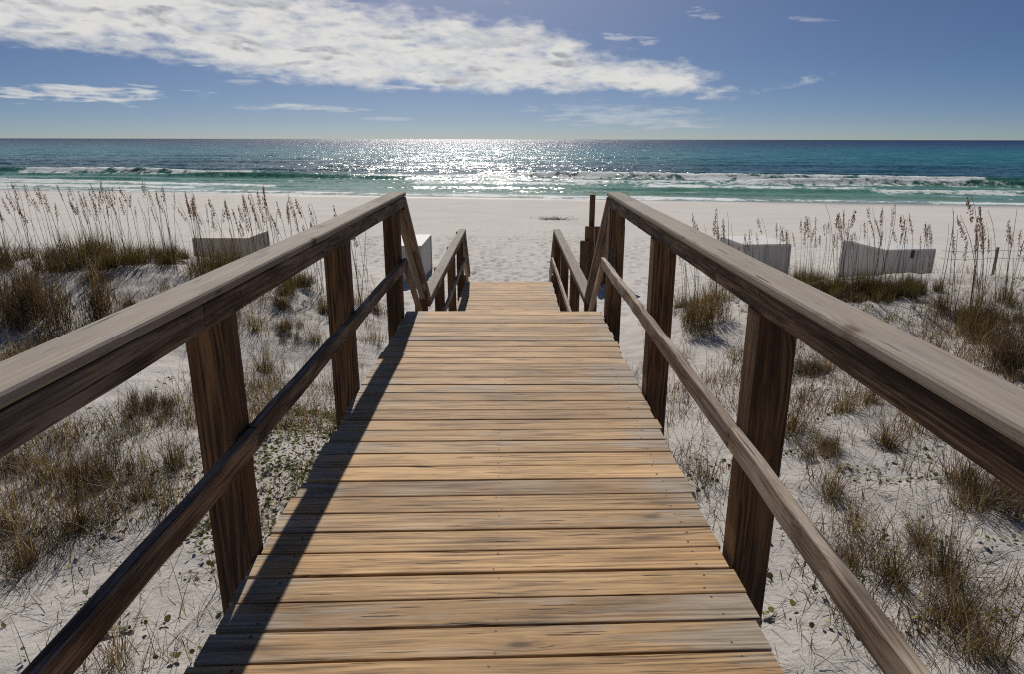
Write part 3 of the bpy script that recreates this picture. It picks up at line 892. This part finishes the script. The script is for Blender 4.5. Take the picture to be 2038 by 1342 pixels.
# each clump: px, py of its foot in the photo, kind, size, stalks (n, spread, hmin, hmax), label
W = []
def plant(px, py, kind, size, label, stalks=None, zs=1.0, name=None, extra=0, wind=math.pi):
    W.append((px, py, kind, size, label, stalks, zs, name, extra, wind))
EXEC_PLANTS = True
# --- left dune
plant(95, 525, 'dense', 1.05, 'widest dark sea oats clump crowning the left dune, many thin reddish stalks', (30, 1.4, 1.05, 1.5), .95, extra=1)
plant(215, 527, 'sparse', 1.0, 'thin gap of short stems and a few tall stalks between the two left dune clumps', (6, .5, 1.0, 1.35))
plant(315, 520, 'dense', .62, 'medium sea oats clump on the left dune right of the bare sand gap', (18, .95, 1.0, 1.45), .95)
plant(445, 548, 'dense', .80, 'olive sea oats clump in front of the tan box, with the tallest thick brown plume', (22, .95, 1.0, 1.55), 1.0, extra=1)
plant(600, 530, 'tuft', 1.1, 'spray of reddish sea oats rising just above the left handrail past the tan box', (20, 1.2, 1.3, 1.9))
plant(728, 590, 'sparse', 1.1, 'upright green stems seen between the last two left posts', (5, .4, .7, 1.1))
plant(15, 640, 'bush', 1.35, 'dark brushy clump at the left edge of the photo below the dune crest', zs=1.35)
plant(120, 655, 'bush', 1.5, 'broad olive bush spreading down the left dune above the handrail', zs=1.35)
plant(60, 610, 'tuft', 1.1, 'ragged brown tuft between the edge bush and the broad olive bush')
plant(182, 560, 'tuft', .65, 'small lone tuft casting a thin shadow on the bare left dune')
plant(255, 612, 'tuft', .8, 'low tuft in the bare sand hollow of the left dune')
plant(325, 585, 'sparse', .8, 'few straw stems on the sunlit slope below the medium left clump')
plant(330, 520, 'tuft', .9, 'brown skirt of grass at the foot of the medium left clump')
plant(560, 610, 'tuft', 1.2, 'green and straw tuft under the left handrail between near posts')
plant(525, 745, 'tuft', 1.25, 'tall straw tuft with a dark base right of the nearest left post')
plant(505, 660, 'sparse', 1.5, 'loose tall stems close to the right side of the nearest left post')
plant(590, 560, 'bush', .8, 'dark bush hugging the underside of the left handrail')
plant(625, 680, 'tuft', .9, 'brown tuft just left of the second left post')
plant(735, 680, 'sparse', 1.0, 'short stems between the second and third left posts by the deck')
plant(745, 560, 'tuft', 1.0, 'tuft behind the third left post beside the stairs')
plant(205, 960, 'bush', .62, 'darkest tangled clump on the near left sand, before the nearest post', zs=1.35)
plant(150, 1050, 'tuft', .95, 'drooping green and brown tuft below the darkest near left clump')
plant(345, 930, 'tuft', .85, 'yellow green tuft touching the nearest left post')
plant(40, 945, 'bush', .42, 'brown clump at the left edge under the near handrail')
plant(60, 1130, 'tuft', .75, 'wiry tuft near the lower left corner')
plant(25, 1060, 'sparse', .8, 'pale upright stems at the left edge above the wiry corner tuft')
plant(255, 870, 'sparse', .9, 'straw stems under the left handrail before the darkest clump')
plant(330, 1015, 'sparse', .8, 'straw stems just above the left mid rail')
plant(110, 880, 'sparse', .8, 'few green stems below the near left handrail')
plant(235, 1330, 'sparse', .7, 'bare long stems in front of the left mid rail at the bottom edge')
plant(690, 585, 'sparse', 1.2, 'few tall reddish stalks rising past the top of the second left post', (9, .8, 1.5, 2.1))
plant(430, 640, 'bush', .75, 'brown thicket pressed under the middle of the left handrail')
plant(570, 660, 'bush', .55, 'dark low thicket between the nearest and second left posts')
plant(640, 620, 'tuft', 1.1, 'olive tuft touching the left side of the second left post')
plant(545, 820, 'tuft', .7, 'small tuft at the edge of the leafy vine by the nearest left post')
plant(300, 820, 'bush', .55, 'dry thicket under the left handrail just left of the nearest post')
plant(90, 960, 'tuft', .9, 'brown tuft between the left edge clump and the darkest near left clump')
plant(285, 1000, 'tuft', .8, 'leaning tuft right of the darkest near left clump')
# --- right dune
plant(1405, 590, 'sparse', 1.1, 'tall single stalks just right of the far end of the right handrail', (9, .9, 1.4, 2.0))
plant(1640, 740, 'tuft', .9, 'brown tuft half hidden behind the right handrail above the near right post')
plant(1620, 900, 'bush', .45, 'low brown thicket at the foot of the near right post')
plant(1730, 800, 'tuft', .8, 'loose tuft hanging in the shade line of the right handrail')
plant(1935, 1010, 'tuft', .9, 'dry tuft joining the left side of the large brown clump at the right edge')
plant(1830, 1090, 'tuft', .6, 'small brown tuft just behind the spreading lower right tuft')
plant(1900, 1235, 'tuft', .65, 'flattened tuft between the spreading tuft and the lower right corner')
plant(1385, 655, 'bush', 1.15, 'big dark rounded bush between the second and near right posts', (2, .3, .7, .9), 1.7, 'dune_bush', 1)
plant(1350, 560, 'tuft', 1.3, 'dark bushy grass behind the big rounded bush on the right')
plant(1450, 560, 'sparse', 1.2, 'scattered oat stalks leaning left above the right handrail before the smaller white box', (13, 1.2, 1.1, 1.7))
plant(1600, 560, 'dense', .48, 'olive clump with stalks beside the right end of the smaller white box', (12, .55, 1.0, 1.5), 1.25)
plant(1690, 580, 'dense', .52, 'olive clump on the right dune crest with dark plumes, left of the larger white box', (18, .75, 1.0, 1.6), 1.25, extra=2)
plant(1790, 580, 'dense', .45, 'low olive clump directly in front of the larger white box', (12, .6, .9, 1.5), 1.25, extra=2)
plant(1925, 640, 'dense', .40, 'clump with the tallest leaning stalks right of the larger white box', (12, .75, 1.2, 1.95), 1.2, extra=1)
plant(2000, 600, 'tuft', 1.3, 'tuft with stalks by the rope line at the right edge', (8, .5, .9, 1.4))
plant(1690, 600, 'bush', .62, 'ragged bush on the sand just below the right crest clump')
plant(1870, 610, 'tuft', .9, 'low tuft between the larger white box and the tallest stalks')
plant(1985, 680, 'bush', 1.05, 'dark shrub on the slope under the tallest right stalks', zs=1.35)
plant(2030, 735, 'bush', .9, 'dark shrub touching the right handrail at the right edge', zs=1.35)
plant(1945, 660, 'tuft', .9, 'straw tuft left of the dark slope shrub')
plant(1575, 860, 'tuft', 1.15, 'brown tuft pressed against the right side of the near right post')
plant(1590, 740, 'bush', .62, 'brown low bush under the handrail just right of the near right post')
plant(1680, 820, 'tuft', .75, 'short straw tuft under the right handrail on bare sand')
plant(1765, 885, 'tuft', .85, 'upright tuft with a dark shadow under the middle of the right handrail')
plant(1825, 860, 'sparse', .8, 'small pale tuft beside the upright one under the right handrail')
plant(1655, 985, 'tuft', .78, 'dark based tuft on the open sand right of the near right post')
plant(1700, 1060, 'sparse', .8, 'loose brown stems between the dark based tuft and the mid rail')
plant(1690, 1120, 'tuft', .6, 'small dark tuft touching the right mid rail')
plant(1775, 1150, 'tuft', .80, 'narrow tuft with tall blades left of the spreading lower right tuft')
plant(1880, 1155, 'tuft', 1.0, 'spreading tuft of long arching blades on the lower right sand')
plant(1955, 1300, 'tuft', .80, 'dark tuft in the lower right corner')
plant(1995, 1000, 'bush', .62, 'large brown clump under the handrail at the right edge')
plant(1905, 960, 'tuft', .85, 'straw tuft left of the large brown clump at the right edge')
plant(1400, 950, 'sparse', .5, 'tiny green sprig between the deck edge and the right mid rail')

SPOTS = []
def run_plants():
    rs = random.Random(5)
    first = {}
    for (px, py, kind, size, label, stalks, zs, name, extra, wind) in W:
        x, y, z = on_ground(px, py)
        while y > 13.7 and py < 720:
            py += 3; x, y, z = on_ground(px, py)
        SPOTS.append((x, y, size, kind))
        nm = name or ('sea_oats_clump' if stalks or kind == 'dense' else ('dune_bush' if kind == 'bush' else 'grass_tuft'))
        cat = 'sea oats' if nm == 'sea_oats_clump' else ('bush' if nm == 'dune_bush' else 'grass tuft')
        grp = 'sea oats along the dune crest' if nm == 'sea_oats_clump' else ('bushes on the dunes' if nm == 'dune_bush' else 'grass tufts on the dunes')
        if stalks:
            root = thing(nm, (x, y, z), label, cat, grp)
            def put(dx, dy, s, k):
                me = CL[k][rs.randrange(len(CL[k]))]
                g = float(ground(x + dx, y + dy))
                o = ob_of('leaves', me, root, (dx, dy, g - z), rs.uniform(0, 6.28), s); o.scale.z = s * zs
            put(0, 0, size, kind)
            for e in range(extra):
                put(size * rs.uniform(.7, 1.1) * (-1) ** e, rs.uniform(-.2, .2), size * .8, kind)
            add_stalks(root, stalks[0], stalks[1], stalks[2], stalks[3], rs, wind)
        else:
            me = CL[kind][rs.randrange(len(CL[kind]))]
            o = ob_of(nm, me, None, (x, y, z), rs.uniform(0, 6.28), size); o.scale.z = size * zs
            tag(o, label, cat, grp)
run_plants()

# ------------------------------------------------------------------ uncountable cover
def scatter(n, fn, dens, x0, x1, y0, y1, seed, keep_off=1.12):
    rs = random.Random(seed)
    xs = np.array([rs.uniform(x0, x1) for _ in range(n)]); ys = np.array([rs.uniform(y0, y1) for _ in range(n)])
    dd = dens(xs, ys); zz = ground(xs, ys)
    for x, y, z, d in zip(xs, ys, zz, dd):
        if rs.random() > d: continue
        if -1.0 < x < .85 and y < 16: continue
        fn(rs, x, y, z)

# loose stems of dry grass
B = Blades()
def loose(rs, x, y, z):
    k = rs.randint(2, 7); far = 1 + .05 * y
    for i in range(k):
        a = rs.uniform(0, 6.283)
        B.blade((x + rs.gauss(0, .035), y + rs.gauss(0, .035), z - .01), a, rs.uniform(.06, .30) * (1 if rs.random() < .8 else 1.7), abs(rs.gauss(.3, .35)), abs(rs.gauss(.6, .6)), rs.uniform(.0025, .0045) * far, min(1, max(0, rs.gauss(.5, .25))), 4, rs.uniform(-1, 1))
clus = lambda x, y: sstep(.44, .66, fbm(x * .9, y * .9, 121, 3)) * (.35 + .65 * sstep(1.1, 1.9, np.abs(x + .08))) * sstep(2.5, 3.6, y + np.maximum(0, np.abs(x) - 1.7))
scatter(9500, loose, clus, -6.5, -1.05, 1.2, 9.5, 1)
scatter(5800, loose, lambda x, y: clus(x, y) * .8, 1.0, 6.5, 1.2, 10, 2)
scatter(3600, loose, lambda x, y: clus(x, y) * .8, -14, -2.5, 7, 14.5, 3)
scatter(4200, loose, lambda x, y: clus(x, y) * .9, 2.5, 14, 7, 13.5, 4)
rs = random.Random(61)
for (cx, cy, size, kind) in SPOTS:
    spread = {'dense': .9, 'bush': .55, 'tuft': .32, 'sparse': .35}[kind] * size
    for i in range(int(26 * size + 8)):
        a = rs.uniform(0, 6.283); r = spread * abs(rs.gauss(.6, .5)); x, y = cx + r * math.cos(a), cy + r * math.sin(a)
        if -1.03 < x < .88 and y < 16: continue
        loose(rs, x, y, float(ground(x, y)))
# tall single straws
for i in range(420):
    if i % 2: x, y = -1.2 - abs(rs.gauss(0, 1.3)), rs.uniform(4, 9.5)
    else: x, y = rs.choice((-1, 1)) * rs.uniform(1.3, 6.5), rs.uniform(2.2, 11)
    if -1.1 < x < .95: continue
    B.blade((x, y, float(ground(x, y)) - .02), rs.uniform(0, 6.28), rs.uniform(.3, .75), abs(rs.gauss(.12, .15)), abs(rs.gauss(.35, .35)), .0034 * (1 + .06 * y), min(1, max(0, rs.gauss(.6, .2))), 6, rs.uniform(-1, 1))
tag(ob_of('dry_grass', B.mesh('dry_grass', M_DRY)), 'sparse dry grass stems spread over the dune sand', 'grass', kind='stuff')

# litter: dead blades and twigs lying on the sand
B = Blades()
def litter(rs, x, y, z):
    a = rs.uniform(0, 6.283); L = rs.uniform(.05, .26)
    B.blade((x, y, z + .006), a, L, rs.uniform(1.25, 1.5), rs.uniform(-.1, .25), rs.uniform(.002, .005) * (1 + .06 * y), rs.random(), 3, rs.uniform(-1, 1))
cl2 = lambda x, y: sstep(.40, .68, fbm(x * 1.1, y * 1.1, 141, 3)) * .9 + .03
scatter(13000, litter, cl2, -7, -1.05, 1.2, 10, 11)
scatter(12000, litter, cl2, .95, 7, 1.2, 10, 12)
scatter(9000, litter, cl2, -14, 14, 8, 14, 13)
tag(ob_of('plant_litter', B.mesh('plant_litter', M_TWIG)), 'dead blades and twigs lying on the dune sand', 'plant litter', kind='stuff')

# creeping beach vine: leaves in drifts and runners
B = Blades()
def vine(rs, x, y, z, smin=.007, smax=.019):
    for i in range(rs.randint(1, 4)):
        r = rs.uniform(smin, smax)
        N = (rs.gauss(0, .6), rs.gauss(0, .6), 1)
        B.leaf((x + rs.gauss(0, .04), y + rs.gauss(0, .04), z + rs.uniform(.012, .06)), N, r, min(1, max(0, rs.gauss(.40, .28))), rs.uniform(0, 6.28))
mat_l = lambda x, y: sstep(.30, .55, fbm(x * 1.6, y * 1.6, 161, 3)) * sstep(-3.0, -1.9, x) * sstep(3.9, 4.9, y) * (1 - sstep(7.0, 8.4, y))
scatter(2600, vine, mat_l, -3.0, -1.03, 3.8, 8.4, 21)
scatter(900, vine, lambda x, y: sstep(.52, .66, fbm(x * 1.2, y * 1.2, 171, 3)) * .6, -6, -1.05, 1.4, 8, 22)
scatter(700, vine, lambda x, y: sstep(.56, .68, fbm(x * 1.2, y * 1.2, 181, 3)) * .5, .95, 6, 1.4, 8, 23)
scatter(1300, vine, lambda x, y: sstep(.44, .62, fbm(x * 1.0, y * 1.0, 191, 3)) * .9, 3, 13, 8, 12.5, 24)
rs = random.Random(77)
def runner(x, y, a, n, big=1.0):
    tn = min(1, max(0, rs.gauss(.42, .2)))
    for i in range(n):
        a += rs.gauss(0, .20); nx, ny = x + .034 * math.cos(a), y + .034 * math.sin(a)
        if -1.04 < nx < .90: break
        z = float(ground(x, y)) + .010
        B.blade((x, y, z), a, .040, 1.52, 0, .0035, .12, 1)
        for sd in (-1, 1):
            if rs.random() < .45:
                d = rs.uniform(.012, .034); up_ = rs.uniform(.004, .04)
                lx, ly = x - sd * d * math.sin(a), y + sd * d * math.cos(a)
                B.blade((x, y, z), a + sd * 1.57, math.hypot(d, up_), math.atan2(d, up_), 0, .002, .2, 1)
                B.leaf((lx, ly, z + up_), (rs.gauss(0, .5), rs.gauss(0, .5), 1), rs.uniform(.008, .020) * big, min(1, max(0, rs.gauss(tn, .22))), a + sd, 8, rs.uniform(.7, 1.0))
        x, y = nx, ny
for k in range(230):
    x, y = -1.1 - abs(rs.gauss(0, .75)), rs.uniform(4.3, 7.9)
    runner(x, y, rs.uniform(0, 6.28), rs.randint(8, 26))
for k in range(44):
    x, y = rs.choice((-1, 1)) * rs.uniform(1.15, 4.5), rs.uniform(2.9, 7.5)
    runner(x, y, rs.uniform(0, 6.28), rs.randint(10, 34), 1.15)
for (x, y, a, n) in ((1.28, 2.5, -1.3, 30), (1.2, 2.2, -1.0, 26), (1.5, 1.9, -2.0, 20), (-1.35, 2.2, -1.7, 26), (-1.5, 1.9, -1.2, 22), (-1.25, 1.9, -1.5, 18), (1.15, 3.1, 1.2, 20), (2.2, 3.2, 0.5, 24), (-2.4, 2.8, 2.0, 26)):
    runner(x, y, a, n, 1.45)
tag(ob_of('beach_vine', B.mesh('beach_vine', M_VINE)), 'creeping round leaved beach vine covering the sand beside the boardwalk', 'ground cover', kind='stuff')

# dark heap of seaweed on the open beach
x, y, z = on_ground(1103, 436)
B = Blades(); rs = random.Random(3)
for i in range(260):
    B.blade((x + rs.gauss(0, .5), y + rs.gauss(0, .35), z + rs.uniform(0, .05)), rs.uniform(0, 6.28), rs.uniform(.25, .6), rs.uniform(1.1, 1.5), rs.uniform(0, .4), .03, rs.random(), 3)
tag(ob_of('seaweed_heap', B.mesh('seaweed_heap', M_TWIG)), 'small dark heap of washed up seaweed alone on the open beach', 'seaweed')

# ------------------------------------------------------------------ light and sky
sd = Vector((math.sin(SUN_AZ) * math.cos(SUN_EL), math.cos(SUN_AZ) * math.cos(SUN_EL), math.sin(SUN_EL)))
sl = bpy.data.lights.new('sun', 'SUN'); sl.energy = 4.6; sl.angle = R(0.53); sl.color = (1.0, 0.945, 0.87)
so = bpy.data.objects.new('sun', sl); COL.objects.link(so)
so.rotation_euler = sd.to_track_quat('Z', 'Y').to_euler(); so.location = (0, 0, 30)

wd = bpy.data.worlds.new('World'); SC.world = wd; wd.use_nodes = True
wt = NT(wd.node_tree); wd.node_tree.nodes.clear()
wo = wt.n.new('ShaderNodeOutputWorld')
SKY_S = 0.05
sky = wt.new('ShaderNodeTexSky', {'sky_type': 'NISHITA', 'sun_disc': False, 'sun_elevation': SUN_EL, 'sun_rotation': SUN_AZ, 'air_density': 1.0, 'dust_density': 0.6, 'ozone_density': 2.0})
dirv = wt.new('ShaderNodeTexCoord').outputs['Generated']
dx, dy, dz = wt.sep(dirv)
# look a little higher than the true direction so that the band over the water stays clear of the sky model's amber haze
wt.set(sky, 'Vector', wt.vm('NORMALIZE', wt.comb(dx, dy, wt.m('MULTIPLY_ADD', wt.m('MAXIMUM', dz, 0.0), 2.3, 0.056))))
gam = wt.mix(1.0, wt.new('ShaderNodeHueSaturation', Saturation=1.23, Value=0.94, Color=sky.outputs[0]).outputs[0], (0.97, 0.985, 1.10), 'MULTIPLY')
az = wt.m('MULTIPLY', wt.m('ARCTAN2', dx, dy), 57.29578)
el = wt.m('MULTIPLY', wt.m('ARCSINE', dz), 57.29578)
def curve(pts):
    nd = wt.n.new('ShaderNodeFloatCurve')
    c = nd.mapping.curves[0]
    P = sorted([((a + 60) / 120, (e + 5) / 25) for a, e in pts])
    c.points[0].location = P[0]; c.points[-1].location = P[-1]
    for q in P[1:-1]: c.points.new(*q)
    for q in c.points: q.handle_type = 'AUTO_CLAMPED'
    nd.mapping.update()
    wt.set(nd, 'Value', wt.mr(az, -60, 60, 0, 1))
    return wt.m('MULTIPLY_ADD', nd.outputs[0], 25.0, -5.0)
lowc = curve([(-60, 5.0)] + [pix_azel(*p) for p in ((0, 88), (200, 100), (400, 125), (520, 148), (700, 172), (850, 182), (1000, 180), (1200, 180), (1400, 190), (1470, 184), (1530, 176))] + [(27, 6.0), (60, 9)])
upc = curve([(-60, 20)] + [pix_azel(*p) for p in ((0, -110), (400, -50), (640, -15), (760, 12), (880, 28), (1000, 36), (1090, 55), (1180, 95), (1300, 118), (1400, 146), (1470, 170), (1530, 182))] + [(27, 4.0), (60, 4)])
cv = wt.comb(wt.m('MULTIPLY_ADD', el, 0.12, wt.m('MULTIPLY', az, 0.30)), wt.m('MULTIPLY', el, 0.85), 1.7)
f1 = wt.noise(cv, 1.0, 12.0, 0.57, 0.25)
f2 = wt.noise(wt.comb(wt.m('MULTIPLY_ADD', az, 0.17, 3.1), wt.m('MULTIPLY', el, 0.60), 9.0), 1.0, 7.0, 0.58, 0.2)
f3 = wt.noise(wt.comb(wt.m('MULTIPLY', az, 0.62), wt.m('MULTIPLY', el, 1.55), 5.0), 1.0, 9.0, 0.56, 0.2)
lo_d = wt.m('DIVIDE', wt.m('SUBTRACT', el, lowc), 0.75)
up_d = wt.m('DIVIDE', wt.m('SUBTRACT', upc, el), 1.3)
inside = wt.m('SMOOTH_MIN', lo_d, up_d, 0.5)
inside = wt.m('MINIMUM', inside, 1.15)
dens = wt.m('ADD', inside, wt.m('ADD', wt.m('MULTIPLY', wt.m('SUBTRACT', f1, 0.5), 3.6), wt.m('MULTIPLY', wt.m('SUBTRACT', f3, 0.5), 1.9)))
bank = wt.ss(dens, -0.35, 1.35)
f4 = wt.noise(wt.comb(wt.m('MULTIPLY', az, 0.34), wt.m('MULTIPLY', el, 2.6), 8.0), 1.0, 8.0, 0.58, 0.3)
def wisp(x0, y0, x1, y1, thick, amt, rag=2.2):
    a0, e0 = pix_azel(x0, y0); a1, e1 = pix_azel(x1, y1)
    ca, ce = (a0 + a1) / 2, (e0 + e1) / 2; ha = abs(a1 - a0) / 2; th = thick / FPX * 57.3
    ta = wt.m('DIVIDE', wt.m('SUBTRACT', az, ca), ha)
    sl_ = (e1 - e0) / (a1 - a0)
    te = wt.m('DIVIDE', wt.m('SUBTRACT', wt.m('SUBTRACT', el, ce), wt.m('MULTIPLY', wt.m('SUBTRACT', az, ca), sl_)), th)
    r = wt.m('ADD', wt.m('POWER', wt.m('ABSOLUTE', ta), 2.2), wt.m('MULTIPLY', te, te))
    q = wt.m('ADD', wt.m('SUBTRACT', 1.0, r), wt.m('MULTIPLY', wt.m('SUBTRACT', f3, 0.5), rag * .8))
    q = wt.m('ADD', q, wt.m('MULTIPLY', wt.m('SUBTRACT', f4, 0.5), rag * 2.0))
    return wt.m('MULTIPLY', wt.ss(q, 0.0, 1.5), amt)
parts = [wisp(-60, 182, 370, 190, 15, .78, 3.2), wisp(450, 211, 740, 216, 8, .55), wisp(1040, 222, 1440, 240, 26, .33), wisp(1190, 70, 1310, 80, 8, .42, 4), wisp(1365, 22, 1425, 32, 10, .26, 5),
         wisp(1580, 32, 1665, 37, 6, .24, 5), wisp(700, 174, 840, 178, 7, .7), wisp(330, 120, 520, 128, 9, .7), wisp(400, 160, 540, 164, 5, .35), wisp(700, 235, 830, 236, 4, .3)]
cov = bank
for q in parts: cov = wt.m('MAXIMUM', cov, q)
# billows: bright where the cloud thins upwards to the sun, grey where more cloud lies above
def body(off):
    v = wt.comb(wt.m('MULTIPLY_ADD', el, 0.12, wt.m('MULTIPLY', az, 0.26)), wt.m('MULTIPLY_ADD', el, 0.80, off), 4.4)
    return wt.noise(v, 1.0, 4.0, 0.5, 0.2)
relief = wt.m('SUBTRACT', body(0.26), body(0.0))
relief = wt.m('ADD', relief, wt.m('MULTIPLY', wt.m('SUBTRACT', f2, 0.5), 0.55))
relief = wt.m('ADD', relief, wt.m('MULTIPLY', wt.m('SUBTRACT', f3, 0.5), 0.16))
shade = wt.m('MULTIPLY', wt.ss(relief, -0.01, 0.19), wt.ss(dens, 0.3, 1.8))
ccol = wt.mix(shade, (0.80, 0.785, 0.75), (0.37, 0.385, 0.42))
ccol = wt.mix(1.0, ccol, (1 / SKY_S,) * 3, 'MULTIPLY')
fin = wt.mix(wt.m('MULTIPLY', cov, 0.93), gam, ccol)
bg = wt.new('ShaderNodeBackground', Color=fin, Strength=SKY_S)
wt.l.new(bg.outputs[0], wo.inputs[0])

SC.view_settings.view_transform = 'Standard'
SC.view_settings.look = 'None'
SC.view_settings.exposure = -0.08
SC.view_settings.gamma = 1.0
SC.view_settings.use_curve_mapping = False
SC.render.engine = 'CYCLES'
SC.cycles.use_denoising = False
SC.cycles.filter_width = 1.15
SC.cycles.max_bounces = 6
SC.cycles.diffuse_bounces = 3
SC.cycles.glossy_bounces = 3
SC.cycles.sample_clamp_indirect = 6.0
